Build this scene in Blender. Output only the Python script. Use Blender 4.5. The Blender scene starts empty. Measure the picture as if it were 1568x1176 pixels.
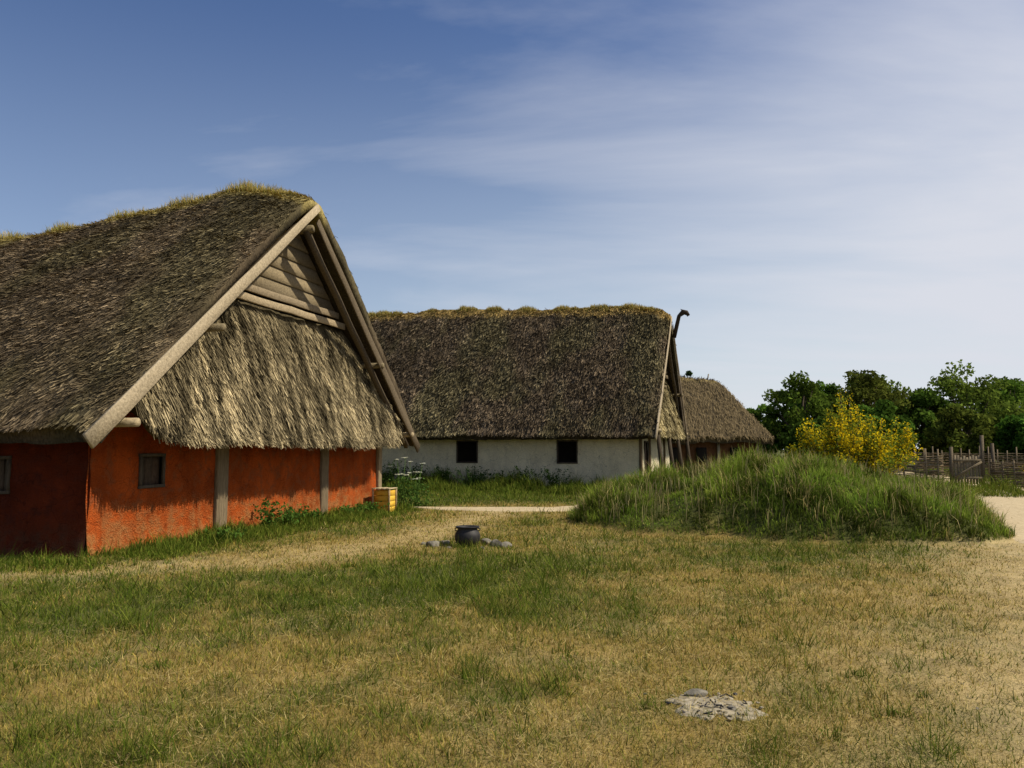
import bpy, math, numpy as np
from mathutils import Vector, Matrix
rng=np.random.default_rng(7)
_T=rng.random((256,256))
def vnoise(x,y):
    x=np.asarray(x,float); y=np.asarray(y,float)
    xi=np.floor(x).astype(int); yi=np.floor(y).astype(int)
    fx=x-xi; fy=y-yi
    fx=fx*fx*(3-2*fx); fy=fy*fy*(3-2*fy)
    a=_T[xi&255,yi&255]; b=_T[(xi+1)&255,yi&255]; c=_T[xi&255,(yi+1)&255]; d=_T[(xi+1)&255,(yi+1)&255]
    return (a*(1-fx)+b*fx)*(1-fy)+(c*(1-fx)+d*fx)*fy
def fbm(x,y,o=4):
    s=0;n=0;amp=1.
    for i in range(o):
        s=s+amp*vnoise(np.asarray(x)*2**i+17.3*i,np.asarray(y)*2**i+9.1*i); n+=amp; amp*=.5
    return s/n
def sstep(a,b,x):
    t=np.clip((x-a)/(b-a),0,1); return t*t*(3-2*t)
# ------------------------------------------------------------ mesh helpers
scene=bpy.context.scene
def link(o,parent=None):
    scene.collection.objects.link(o)
    if parent is not None:
        o.parent=parent; o.matrix_parent_inverse=Matrix.Translation(-Vector(parent.location))
    return o
def empty(name,loc=(0,0,0)):
    e=bpy.data.objects.new(name,None); e.location=loc; e.empty_display_size=.3
    scene.collection.objects.link(e); return e
def np_mesh(name,V,F,mat,col=None,smooth=False,parent=None):
    me=bpy.data.meshes.new(name)
    V=np.asarray(V,np.float32)
    me.vertices.add(len(V)); me.vertices.foreach_set("co",V.ravel())
    if not isinstance(F,list): F=[F]
    F=[np.asarray(f,np.int32) for f in F if len(f)]
    loops=np.concatenate([f.ravel() for f in F])
    starts=[];o=0
    for f in F:
        k=f.shape[1]; starts.append(o+np.arange(len(f))*k); o+=f.size
    starts=np.concatenate(starts).astype(np.int32)
    me.loops.add(len(loops)); me.loops.foreach_set("vertex_index",loops)
    me.polygons.add(len(starts)); me.polygons.foreach_set("loop_start",starts)
    me.update(calc_edges=True)
    if smooth: me.polygons.foreach_set("use_smooth",np.ones(len(starts),bool))
    if col is not None:
        ca=me.color_attributes.new("Col","FLOAT_COLOR","POINT")
        c=np.ones((len(V),4),np.float32); c[:,:3]=col
        ca.data.foreach_set("color",c.ravel())
    me.validate()
    me.materials.append(mat)
    return link(bpy.data.objects.new(name,me),parent)
def grid_faces(n,m,off=0):
    i=np.arange(n-1)[:,None]*m+np.arange(m-1)[None,:]
    i=i.ravel()+off
    return np.stack([i,i+m,i+m+1,i+1],1)
def shell(name,F,B,mat,col=None,parent=None,smooth=True):
    n,m=F.shape[:2]; N=n*m
    V=np.concatenate([F.reshape(-1,3),B.reshape(-1,3)])
    f=[grid_faces(n,m), grid_faces(n,m,N)[:,::-1]]
    def strip(idx):
        a=idx[:-1]; b=idx[1:]
        return np.stack([a,b,b+N,a+N],1)
    f+= [strip(np.arange(m)), strip((n-1)*m+np.arange(m)), strip(np.arange(n)*m), strip(np.arange(n)*m+m-1)]
    c=None
    if col is not None: c=np.concatenate([col.reshape(-1,3),col.reshape(-1,3)*.6])
    return np_mesh(name,V,f,mat,c,smooth,parent)
class Acc:
    def __init__(s): s.V=[];s.Q=[];s.T=[];s.C=[];s.n=0
    def add(s,V,Q=None,T=None,col=(1,1,1)):
        V=np.asarray(V,float)
        s.V.append(V)
        if Q is not None and len(Q): s.Q.append(np.asarray(Q)+s.n)
        if T is not None and len(T): s.T.append(np.asarray(T)+s.n)
        c=np.ones((len(V),3))*np.asarray(col); s.C.append(c); s.n+=len(V)
    def tube(s,pts,rad,k=6,col=(1,1,1),cap=True):
        pts=np.asarray(pts,float); n=len(pts)
        rad=np.ones(n)*rad
        t=np.gradient(pts,axis=0); t/=np.linalg.norm(t,axis=1)[:,None]+1e-9
        ref=np.array([0,0,1.]) if abs(t[:,2]).mean()<.8 else np.array([1.,0,0])
        u=np.cross(t,ref); u/=np.linalg.norm(u,axis=1)[:,None]+1e-9
        v=np.cross(t,u)
        a=np.arange(k)*2*math.pi/k
        R=pts[:,None,:]+rad[:,None,None]*(np.cos(a)[None,:,None]*u[:,None,:]+np.sin(a)[None,:,None]*v[:,None,:])
        Q=[]
        for i in range(n-1):
            for j in range(k):
                j2=(j+1)%k; Q.append([i*k+j,i*k+j2,(i+1)*k+j2,(i+1)*k+j])
        V=R.reshape(-1,3); T=[]
        if cap:
            V=np.concatenate([V,pts[:1],pts[-1:]])
            for j in range(k):
                j2=(j+1)%k; T.append([n*k,j2,j]); T.append([n*k+1,(n-1)*k+j,(n-1)*k+j2])
        s.add(V,Q,T,col)
    def beam(s,p0,p1,w,h,up=(0,0,1),jit=.006,seg=6,col=(1,1,1),taper=0):
        p0=np.array(p0,float);p1=np.array(p1,float);t=p1-p0;L=np.linalg.norm(t);t/=L
        up=np.array(up,float); side=np.cross(t,up); side/=np.linalg.norm(side)+1e-9; upn=np.cross(side,t)
        c=min(w,h)*.14
        prof=np.array([[-w/2+c,-h/2],[w/2-c,-h/2],[w/2,-h/2+c],[w/2,h/2-c],[w/2-c,h/2],[-w/2+c,h/2],[-w/2,h/2-c],[-w/2,-h/2+c]])
        V=[]
        for i in range(seg+1):
            f=i/seg; c0=p0+t*L*f+side*rng.normal(0,jit)+upn*rng.normal(0,jit)
            sc=1-taper*f
            for q in prof: V.append(c0+side*q[0]*sc+upn*q[1]*sc*(1+rng.normal(0,.02)))
        Q=[]
        for i in range(seg):
            for j in range(8):
                j2=(j+1)%8; Q.append([i*8+j,i*8+j2,(i+1)*8+j2,(i+1)*8+j])
        n=(seg+1)*8
        V+= [p0,p1]; T=[]
        for j in range(8):
            j2=(j+1)%8; T.append([n,j2,j]); T.append([n+1,seg*8+j,seg*8+j2])
        s.add(V,Q,T,col)
    def make(s,name,mat,parent=None,smooth=False,usecol=True):
        V=np.concatenate(s.V); F=[]
        if s.Q: F.append(np.concatenate(s.Q))
        if s.T: F.append(np.concatenate(s.T))
        return np_mesh(name,V,F,mat,np.concatenate(s.C) if usecol else None,smooth,parent)
# ------------------------------------------------------------ materials
def newmat(name):
    m=bpy.data.materials.new(name); m.use_nodes=True; nt=m.node_tree
    for n in list(nt.nodes): nt.nodes.remove(n)
    out=nt.nodes.new("ShaderNodeOutputMaterial"); return m,nt,out
def N(nt,t,**k):
    n=nt.nodes.new(t)
    for a,b in k.items():
        if a in n.inputs.keys(): n.inputs[a].default_value=b
        else: setattr(n,a,b)
    return n
def coords(nt,scale=(1,1,1),rotz=0):
    tc=N(nt,"ShaderNodeTexCoord"); mp=N(nt,"ShaderNodeMapping")
    mp.inputs["Scale"].default_value=scale; mp.inputs["Rotation"].default_value=(0,0,rotz)
    nt.links.new(tc.outputs["Object"],mp.inputs["Vector"]); return mp.outputs["Vector"]
def noise(nt,vec,scale,detail=6,rough=.6):
    n=N(nt,"ShaderNodeTexNoise"); n.inputs["Scale"].default_value=scale; n.inputs["Detail"].default_value=detail; n.inputs["Roughness"].default_value=rough
    nt.links.new(vec,n.inputs["Vector"]); return n.outputs["Fac"]
def ramp(nt,fac,stops):
    r=N(nt,"ShaderNodeValToRGB"); cr=r.color_ramp
    while len(cr.elements)<len(stops): cr.elements.new(.5)
    for e,(p,c) in zip(cr.elements,stops):
        e.position=p; e.color=(c[0],c[1],c[2],1) if hasattr(c,'__len__') else (c,c,c,1)
    nt.links.new(fac,r.inputs["Fac"]); return r.outputs["Color"]
def mix(nt,fac,a,b,mode='MIX'):
    m=N(nt,"ShaderNodeMix",data_type='RGBA',blend_type=mode)
    for s,v in ((0,fac),(6,a),(7,b)):
        if isinstance(v,bpy.types.NodeSocket): nt.links.new(v,m.inputs[s])
        else: m.inputs[s].default_value=v if s==0 else ((v[0],v[1],v[2],1) if hasattr(v,'__len__') else (v,v,v,1))
    return m.outputs[2]
def bsdf(nt,out,col,rough=.9,spec=.2,bump=None,bstr=.3,bdist=.02):
    p=N(nt,"ShaderNodeBsdfPrincipled"); p.inputs["Roughness"].default_value=rough; p.inputs["Specular IOR Level"].default_value=spec
    if isinstance(col,bpy.types.NodeSocket): nt.links.new(col,p.inputs["Base Color"])
    else: p.inputs["Base Color"].default_value=(*col,1)
    if bump is not None:
        b=N(nt,"ShaderNodeBump"); b.inputs["Strength"].default_value=bstr; b.inputs["Distance"].default_value=bdist
        nt.links.new(bump,b.inputs["Height"]); nt.links.new(b.outputs["Normal"],p.inputs["Normal"])
    nt.links.new(p.outputs[0],out.inputs[0]); return p
def attr(nt):
    a=N(nt,"ShaderNodeAttribute"); a.attribute_name="Col"; return a.outputs["Color"]
def mat_leaf(name,trans=.3):
    m,nt,out=newmat(name); c=attr(nt)
    p=N(nt,"ShaderNodeBsdfDiffuse")
    t=N(nt,"ShaderNodeBsdfTranslucent"); mx=N(nt,"ShaderNodeMixShader"); mx.inputs[0].default_value=trans
    nt.links.new(c,p.inputs["Color"]); nt.links.new(c,t.inputs["Color"])
    nt.links.new(p.outputs[0],mx.inputs[1]); nt.links.new(t.outputs[0],mx.inputs[2]); nt.links.new(mx.outputs[0],out.inputs[0]); return m
def mat_plain(name):
    m,nt,out=newmat(name); d=N(nt,"ShaderNodeBsdfDiffuse"); nt.links.new(attr(nt),d.inputs["Color"]); nt.links.new(d.outputs[0],out.inputs[0]); return m
M_grass=mat_leaf("grass_blades",.3); M_leaf=mat_leaf("leaves",.35); M_straw=mat_plain("straw")
def mat_attr_noise(name,s1,s2,lo,hi,bstr,bdist,scale=(1,1,1),rotz=0,rough=.95):
    m,nt,out=newmat(name); v=coords(nt,scale,rotz)
    a=noise(nt,v,s1); b=noise(nt,v,s2)
    r=ramp(nt,b,[(.3,lo),(.7,hi)]); r2=ramp(nt,a,[(.3,.7),(.7,1.25)])
    c=mix(nt,1.,attr(nt),r,'MULTIPLY'); c=mix(nt,1.,c,r2,'MULTIPLY')
    bsdf(nt,out,c,rough,.1,b,bstr,bdist); return m
M_ground=mat_attr_noise("ground_soil",3,60,.5,1.4,.7,.02)
M_thatch=mat_attr_noise("thatch",1.2,28,.45,1.3,.9,.04,(1,1,.5))
def mat_wood(name,c1,c2,ax=(1,1,6),scale=6):
    m,nt,out=newmat(name); tc=coords(nt,ax)
    a=noise(nt,tc,scale,8,.7); c=ramp(nt,a,[(.25,c1),(.75,c2)])
    c=mix(nt,1.,c,attr(nt),'MULTIPLY')
    bsdf(nt,out,c,.85,.2,a,.7,.02); return m
M_wood=mat_wood("weathered_wood",(.13,.11,.08),(.42,.36,.27),(4,4,4),6)
M_post=mat_wood("post_timber",(.10,.075,.05),(.30,.23,.15),(9,9,1.2),4)
M_wooddark=mat_wood("dark_wood",(.035,.028,.02),(.11,.085,.06),(6,6,2),5)
def mat_daub(name,base,patch,dirt,zsplash=.5,pth=(.55,.62),dark=.72,streak=.85):
    m,nt,out=newmat(name); v=coords(nt)
    a=noise(nt,v,1.3,7,.65); b=noise(nt,v,5,8,.7); f=noise(nt,v,40,4,.6)
    v2=coords(nt,(3,3,.5)); st=noise(nt,v2,1.6,5,.6)
    c=mix(nt,ramp(nt,a,[(.40,0),(.60,.95)]),base,tuple(x*dark for x in base))
    c=mix(nt,ramp(nt,b,[(pth[0],0),(pth[1],1)]),c,patch)
    g=N(nt,"ShaderNodeNewGeometry"); sx=N(nt,"ShaderNodeSeparateXYZ"); nt.links.new(g.outputs["Position"],sx.inputs[0])
    mr=N(nt,"ShaderNodeMapRange"); mr.inputs["From Min"].default_value=zsplash; mr.inputs["From Max"].default_value=0.05
    nt.links.new(sx.outputs["Z"],mr.inputs["Value"])
    mm=N(nt,"ShaderNodeMath",operation='MULTIPLY'); nt.links.new(mr.outputs[0],mm.inputs[0]); nt.links.new(ramp(nt,b,[(.40,.05),(.6,1)]),mm.inputs[1])
    c=mix(nt,mm.outputs[0],c,dirt)
    c=mix(nt,1.,c,ramp(nt,st,[(.3,streak),(.6,1.03)]),'MULTIPLY')
    c=mix(nt,1.,c,ramp(nt,f,[(.3,.8),(.7,1.12)]),'MULTIPLY')
    # hairline drying cracks
    vo=N(nt,"ShaderNodeTexVoronoi",feature='DISTANCE_TO_EDGE'); vo.inputs["Scale"].default_value=2.3
    wv=N(nt,"ShaderNodeVectorMath",operation='ADD'); sc_=N(nt,"ShaderNodeVectorMath",operation='SCALE'); sc_.inputs[3].default_value=.35
    nn=N(nt,"ShaderNodeTexNoise"); nn.inputs["Scale"].default_value=4; nt.links.new(v,nn.inputs["Vector"]); nt.links.new(nn.outputs["Color"],sc_.inputs[0])
    nt.links.new(v,wv.inputs[0]); nt.links.new(sc_.outputs[0],wv.inputs[1]); nt.links.new(wv.outputs[0],vo.inputs["Vector"])
    c=mix(nt,1.,c,ramp(nt,vo.outputs["Distance"],[(.0,.62),(.018,1)]),'MULTIPLY')
    h=N(nt,"ShaderNodeMath",operation='ADD'); nt.links.new(b,h.inputs[0]); nt.links.new(f,h.inputs[1])
    bsdf(nt,out,c,.92,.12,h.outputs[0],.9,.06); return m
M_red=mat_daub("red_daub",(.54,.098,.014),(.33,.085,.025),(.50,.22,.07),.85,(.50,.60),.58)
M_redshade=mat_daub("red_daub_shaded",(.17,.028,.008),(.11,.022,.010),(.12,.05,.025),.6,(.5,.6),.6)  # darker copy of the red daub: side wall shade put into the colour
M_white=mat_daub("limewashed_daub",(.84,.74,.50),(.72,.61,.40),(.42,.34,.2),.45,(.60,.72),.88,.9)
M_brown=mat_daub("brown_daub",(.24,.11,.05),(.18,.1,.06),(.14,.1,.06))
def mat_simple(name,c1,c2,scale=8,rough=.9,spec=.2,b=.4,bd=.02,metal=0):
    m,nt,out=newmat(name); v=coords(nt); a=noise(nt,v,scale,8,.7)
    p=bsdf(nt,out,ramp(nt,a,[(.3,c1),(.7,c2)]),rough,spec,a,b,bd); p.inputs["Metallic"].default_value=metal; return m
M_sand=mat_simple("sand_gravel",(.34,.26,.15),(.60,.49,.31),14,.95,.1,.6,.02)
M_ash=mat_simple("ash",(.17,.14,.09),(.48,.42,.31),22,.97,.05,.7,.015)
M_stone=mat_simple("stone",(.09,.08,.065),(.30,.27,.21),7,.85,.2,.6,.03)
M_iron=mat_simple("cast_iron",(.010,.010,.011),(.04,.035,.032),14,.6,.4,.4,.006,.2)
M_yellow=mat_simple("yellow_paint",(.55,.30,.03),(.80,.5,.05),5,.65,.3,.3,.005)
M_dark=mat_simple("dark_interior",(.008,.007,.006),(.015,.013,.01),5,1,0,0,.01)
M_bark=mat_simple("bark",(.05,.04,.028),(.13,.1,.07),12,.95,.1,.8,.03)
# ------------------------------------------------------------ terrain
U1=np.array([.27,.963]);U1/=np.linalg.norm(U1);V1=np.array([-U1[1],U1[0]]);P1=np.array([-5.1,17.05]);W1=5.15
U2=np.array([.335,.942]);U2/=np.linalg.norm(U2);V2=np.array([-U2[1],U2[0]]);P2=np.array([6.35,34.57]);W2=4.0
def loc(P,U,V,x,y):
    dx=x-P[0];dy=y-P[1]; return dx*V[0]+dy*V[1], dx*U[0]+dy*U[1]
def mound_s(x,y):
    r=((x-6.2)/4.6)**2+((y-18.4)/4.7)**2
    r=r+(fbm(x*.5+3,y*.5+8,3)-.5)*.8
    return np.clip(1-r,0,1)
def hgt(x,y):
    x=np.asarray(x,float);y=np.asarray(y,float)
    near=np.exp(-((np.maximum(0,np.hypot(x,y)-60))/60)**2)
    z=(.10*(fbm(x*.3,y*.3,3)-.5)+.035*(fbm(x*1.7,y*1.7,2)-.5))*near
    s=mound_s(x,y)
    return z+1.10*(1-(1-s)**2.0)*(.70+.56*fbm(x*.8,y*.8,3))*(.62+.38*sstep(1.2,5.5,x))
def g2(x,y,cx,cy,rx,ry): return np.exp(-((x-cx)/rx)**2-((y-cy)/ry)**2)
PATH=np.array([[4.0,3.6],[6.3,7.3],[8.4,11.3],[10.7,16.3],[14.8,23.5],[19.5,33],[24,45],[30,70]])
def pathdist(x,y,P=PATH):
    d=np.full(np.shape(x),1e9)
    for i in range(len(P)-1):
        a=P[i];b=P[i+1];ab=b-a
        t=np.clip(((x-a[0])*ab[0]+(y-a[1])*ab[1])/(ab@ab),0,1)
        d=np.minimum(d,np.hypot(x-a[0]-t*ab[0],y-a[1]-t*ab[1]))
    return d
WORN=np.array([[-.4,21.3],[-1.0,18.2],[-1.9,14.5],[-3.4,11.8],[-6.5,10.4]])
def masks(x,y):
    n=fbm(x*.45+5,y*.45,4); n2=fbm(x*1.6,y*1.6+9,3); n3=fbm(x*4+2,y*4,3)
    a1,b1=loc(P1,U1,V1,x,y)
    hd=np.maximum(-a1,0)
    band=np.exp(-(hd/1.6)**2)*(np.abs(b1)<7.5)
    worn=np.exp(-(pathdist(x,y,WORN)/.8)**2)
    g=.24+1.3*(n-.45)+.9*(n2-.5)+1.2*(n3-.5)
    g=g+.75*band+.65*g2(x,y,-5.0,8.8,2.4,1.6)+.5*g2(x,y,-1.0,10.2,2.2,1.8)+.35*g2(x,y,1.8,12.6,3.4,2)+.25*g2(x,y,-.5,7,1.6,1.2)
    g=g-.7*worn-.35*g2(x,y,-3,6,2,1.0)
    g=g+.9*(y>23.5)*sstep(23,26,y)+1.0*sstep(0,.1,mound_s(x,y))
    g=g-.25*sstep(2,6,x)*(y<12)
    g=np.clip(g,0,1)
    wd=1.3+.05*y
    s=1.05*np.exp(-(pathdist(x,y)/wd)**2)+.25*g2(x,y,4,5.5,3,2)+.5*(n2-.48)+.5*worn
    s=np.clip(s,0,1)*(1-sstep(0,.05,mound_s(x,y)))
    return g,s
def axis(lo,hi,step,far,k=1.14):
    c=list(np.arange(lo,hi,step)); s=step;p=hi
    while p<far: c.append(p); s*=k; p+=s
    s=step*k;p=lo-s;pre=[]
    while p>-far: pre.append(p); s*=k; p-=s
    return np.array(pre[::-1]+c)
gx=axis(-12,16,.13,2500);gy=axis(2,27,.13,2500)
X,Y=np.meshgrid(gx,gy,indexing='ij'); Z=hgt(X,Y)
g,s=masks(X,Y)
green=np.array([.075,.085,.02]);dry=np.array([.27,.19,.06]);sand=np.array([.48,.37,.19])
col=green*g[...,None]+dry*(1-g[...,None]); col=col*(1-s[...,None]*.85)+sand*s[...,None]*.85
np_mesh("ground",np.stack([X,Y,Z],-1).reshape(-1,3),grid_faces(len(gx),len(gy)),M_ground,col.reshape(-1,3),True)
def ribbon(name,P,w,mat,dz=.012,wn=.35):
    P=np.array(P,float); L=np.r_[0,np.cumsum(np.hypot(*np.diff(P,axis=0).T))]
    n=int(L[-1]/.15); t=np.linspace(0,L[-1],n)
    c=np.stack([np.interp(t,L,P[:,0]),np.interp(t,L,P[:,1])],1)
    k=np.ones(15)/15
    for j in range(2): c[8:-8,j]=np.convolve(c[:,j],k,'same')[8:-8]
    d=np.gradient(c,axis=0);d/=np.linalg.norm(d,axis=1)[:,None];nn=np.stack([-d[:,1],d[:,0]],1)
    q=np.linspace(-1,1,17)
    wl=w*(1+wn*2*(fbm(t*1.3,t*0+3.3,4)-.5)); wr=w*(1+wn*2*(fbm(t*1.3,t*0+73.3,4)-.5))
    end=np.minimum(1,np.minimum(t,t[-1]-t)/3.0)**.7
    ww=np.where(q[None]<0,wl[:,None],wr[:,None])*end[:,None]
    G=c[:,None,:]+nn[:,None,:]*(q[None]*ww)[...,None]
    z=hgt(G[...,0],G[...,1])+dz-.03*(np.abs(q)[None]>.97)
    return np_mesh(name,np.concatenate([G,z[...,None]],-1).reshape(-1,3),grid_faces(n,17),mat,None,True)
PO=np.array([.55,-.2])
ribbon("gravel_path",PATH[1:]+PO,1.2,M_sand,.02)
SP=np.array([[-3.0,22.6],[-1.2,21.9],[.6,21.5],[1.9,21.9],[3.0,24.6],[6,27],[11,26.2],[15.2,25.2]])
ribbon("sandy_path",SP,.62,M_sand,.02,.25)
# ------------------------------------------------------------ blades
def blades(name,x,y,z,h,w,lean,col,mat,two=False,parent=None,az=None):
    n=len(x)
    base=np.stack([x,y,z],1)
    if az is None: az=rng.random(n)*2*np.pi
    d=np.stack([np.cos(az)*np.sin(lean),np.sin(az)*np.sin(lean),np.cos(lean)],1)
    wa=rng.random(n)*np.pi; wv=np.stack([np.cos(wa),np.sin(wa),0*wa],1)*(w/2)[:,None]
    tip=base+d*h[:,None]
    if not two:
        V=np.stack([base-wv,base+wv,tip],1).reshape(-1,3)
        F=np.arange(3*n).reshape(n,3); c=np.repeat(col,3,0)
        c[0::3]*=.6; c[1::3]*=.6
        return np_mesh(name,V,F,mat,c,False,parent)
    up=np.array([0,0,1.])
    mid=base+(d*.35+up*.30)*h[:,None]
    V=np.stack([base-wv,base+wv,mid-wv*.8,mid+wv*.8,tip],1).reshape(-1,3)
    b=np.arange(n)*5
    Q=np.stack([b,b+1,b+3,b+2],1);T=np.stack([b+2,b+3,b+4],1); c=np.repeat(col,5,0)
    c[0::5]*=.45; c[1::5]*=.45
    return np_mesh(name,V,[Q,T],mat,c,False,parent)
GREENS=np.array([[.14,.20,.022],[.20,.25,.035],[.10,.16,.02],[.27,.29,.05]])
DRYS=np.array([[.58,.43,.10],[.46,.36,.08],[.72,.57,.22],[.36,.26,.07],[.40,.38,.08]])
def inhouse(x,y,m=.05):
    a,b=loc(P1,U1,V1,x,y); i1=(a>-m)&(np.abs(b)<W1+m+.5*(a>1))
    a,b=loc(P2,U2,V2,x,y); i2=(a>-m)&(np.abs(b)<W2+m)
    return i1|i2
n=470000
y=np.exp(rng.uniform(np.log(3.0),np.log(34),n)); x=rng.uniform(-1,1,n)*(y*.74+1.2)
g,s=masks(x,y); ms=mound_s(x,y)
pdn=pathdist(x,y,PATH[1:]+PO); cover=1-.97*sstep(1.35,.75,pdn+.5*(fbm(x*2,y*2,3)-.5))*sstep(7.5,11,y)-.6*sstep(1.3,.6,pdn)*sstep(6,8,y)*(1-sstep(7.5,11,y))
ash=np.hypot((x-1.27)/.25,(y-5.1)/.23)
pr=rng.random(n)
keep=(~inhouse(x,y))&(pr>s*.78)&(ms<.08)&((pathdist(x,y,SP)>.6)|(pr>.96))&(rng.random(n)<cover)&((ash>1+.7*(pr-.7))|(pr>.92))
x,y,g,s=x[keep],y[keep],g[keep],s[keep]; n=len(x)
isg=rng.random(n)<(.14+.80*g)
ci=rng.integers(0,4,n);di=rng.choice(5,n,p=[.27,.25,.12,.18,.18])
col=np.where(isg[:,None],GREENS[ci],DRYS[di])*rng.uniform(.4,1.3,(n,1))
tuft=sstep(.58,.78,fbm(x*3+40,y*3,2))
h=np.where(isg,.05+.04*g,.048)*rng.uniform(.5,1.5,n)*(1+1.3*tuft*isg+.4*tuft)*(1-.5*s)*(1+(y/40))
w=.0058*(y/5)**.85*rng.uniform(.5,1.5,n)
lean=np.abs(rng.normal(.82,.42,n)).clip(0,1.45)
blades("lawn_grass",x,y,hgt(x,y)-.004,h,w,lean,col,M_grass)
n=34000
y=np.exp(rng.uniform(np.log(3.2),np.log(18),n)); x=rng.uniform(-1,1,n)*(y*.74+1)
cl=fbm(x*1.1+9,y*1.1,3)
k=(cl>.46)&(~inhouse(x,y))&(mound_s(x,y)<.01)&(pathdist(x,y,PATH[1:]+PO)>1.2); x,y=x[k],y[k];n=len(x)
blades("straw_litter",x,y,hgt(x,y)+.025,rng.uniform(.05,.13,n),.0055*(y/5)**.8,rng.uniform(1.25,1.62,n),np.array([.76,.60,.26])*rng.uniform(.55,1.15,(n,1)),M_grass)
xs=[];ys=[]
for i in range(34):
    yy=np.exp(rng.uniform(np.log(4.3),np.log(13)));xx=rng.uniform(-.75,.55)*yy
    k=int(rng.uniform(12,60));r=np.abs(rng.normal(0,rng.uniform(.04,.12),k))*(1+.04*yy);t=rng.random(k)*6.28
    xs.append(xx+r*np.cos(t)*1.4);ys.append(yy+r*np.sin(t))
x=np.concatenate(xs);y=np.concatenate(ys);k=(~inhouse(x,y,.3))&(mound_s(x,y)<.02);x,y=x[k],y[k];n=len(x)
blades("lawn_tussocks",x,y,hgt(x,y),rng.uniform(.04,.11,n),.007*(y/5)**.7,np.abs(rng.normal(.8,.35,n)),GREENS[rng.integers(0,3,n)]*rng.uniform(.5,1.0,(n,1)),M_grass,True)
# mound tall grass
n=125000
x=rng.uniform(.4,11.8,n);y=rng.uniform(13.0,24.4,n);ms=mound_s(x,y)
k=(ms>.015)&(rng.random(n)<.45+.55*(y<19.5)); x,y,ms=x[k],y[k],ms[k];n=len(x)
t=fbm(x*.9,y*.9+5,3); t2=fbm(x*2.6,y*2.6+50,2); t3=fbm(x*1.7+20,y*1.7,3)
h=(.12+.36*sstep(.25,.75,t))*rng.uniform(.5,1.25,n)*(.55+.45*sstep(0,.25,ms))*(.45+1.05*t2)
base=np.array([.095,.165,.018])*(1-t2[:,None])+np.array([.22,.27,.04])*t2[:,None]
base=base*(.4+1.1*sstep(.3,.65,t3))[:,None]
dryk=rng.random(n)<.07+.14*(t>.6)
col=np.where(dryk[:,None],np.array([.42,.34,.13]),base)*rng.uniform(.5,1.5,(n,1))
azf=fbm(x*1.4+60,y*1.4,2)*12.5+rng.normal(0,1.4,n)
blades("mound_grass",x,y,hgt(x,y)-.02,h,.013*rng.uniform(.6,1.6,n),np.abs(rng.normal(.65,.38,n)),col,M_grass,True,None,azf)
n=2400
x=rng.uniform(1.0,11.4,n);y=rng.uniform(14,23,n);k=(mound_s(x,y)>.05)&(fbm(x*.7,y*.7+77,2)>.42);x,y=x[k],y[k];n=len(x)
blades("seed_stalk_grass",x,y,hgt(x,y),rng.uniform(.3,.6,n),np.full(n,.013),np.abs(rng.normal(.25,.2,n)),np.array([.50,.42,.19])*rng.uniform(.6,1.1,(n,1)),M_grass,True)
# tall weeds hugging the houses
xs=[];ys=[];hs=[]
def strip(P,U,V,amin,amax,bmin,bmax,n,h0,h1,side):
    a=rng.uniform(amin,amax,n);b=rng.uniform(bmin,bmax,n)
    xx=P[0]+a*V[0]+b*U[0];yy=P[1]+a*V[1]+b*U[1]
    f=1-(np.abs((-a if side=='g' else -(b-bmax)))/((amax-amin) if side=='g' else (bmax-bmin)))
    c=fbm(xx*1.3,yy*1.3+31,3)
    hh=rng.uniform(h0,h1,n)*(.35+.75*f)*(.3+1.4*sstep(.3,.7,c))
    xs.append(xx);ys.append(yy);hs.append(hh)
strip(P1,U1,V1,-1.4,-.05,-5.3,6.6,20000,.05,.23,'g')
strip(P1,U1,V1,-1.4,9,-6.7,-5.55,9000,.06,.2,'s')
strip(P2,U2,V2,-1,14,-6.8,-4.1,26000,.25,.75,'s')
strip(P2,U2,V2,-2.2,-.1,-5,5,5000,.2,.5,'g')
strip(P2,U2,V2,-14,-1,-4.5,4,16000,.2,.5,'s')
x=np.concatenate(xs);y=np.concatenate(ys);h=np.concatenate(hs);n=len(x)
k=pathdist(x,y,SP)>.6;x,y,h=x[k],y[k],h[k];n=len(x)
col=GREENS[rng.integers(0,4,n)]*rng.uniform(.35,1.1,(n,1))
blades("tall_weeds_grass",x,y,hgt(x,y)-.02,h,.013*rng.uniform(.6,1.5,n)*(y/14)**.5,np.abs(rng.normal(.6,.35,n)),col,M_grass,True)
n=50000
x=rng.uniform(8,48,n);y=rng.uniform(23,60,n)
k=(pathdist(x,y,PATH+PO)>1.3)&(pathdist(x,y,SP)>.7);x,y=x[k],y[k];n=len(x)
blades("meadow_grass",x,y,hgt(x,y),rng.uniform(.08,.35,n)*(.4+fbm(x*.4,y*.4,2)),.02*(y/25)*np.ones(n),np.abs(rng.normal(.4,.3,n)),GREENS[rng.integers(0,4,n)]*rng.uniform(.5,1.1,(n,1)),M_grass,True)
# ------------------------------------------------------------ leaves helper
def leafquads(P,size,col,name,mat,parent=None,flat=0):
    n=len(P)
    a=rng.normal(size=(n,3)); 
    a[:,2]*=(1-flat); a/=np.linalg.norm(a,axis=1)[:,None]
    b=rng.normal(size=(n,3)); b-=a*(a*b).sum(1)[:,None]; b/=np.linalg.norm(b,axis=1)[:,None]
    s=(np.ones(n)*size)[:,None]
    V=np.stack([P-a*s*.6,P+b*s*.33+a*s*.05,P+a*s*.6,P-b*s*.33+a*s*.05],1).reshape(-1,3)
    return np_mesh(name,V,np.arange(4*n).reshape(n,4),mat,np.repeat(col,4,0),False,parent)
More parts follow.
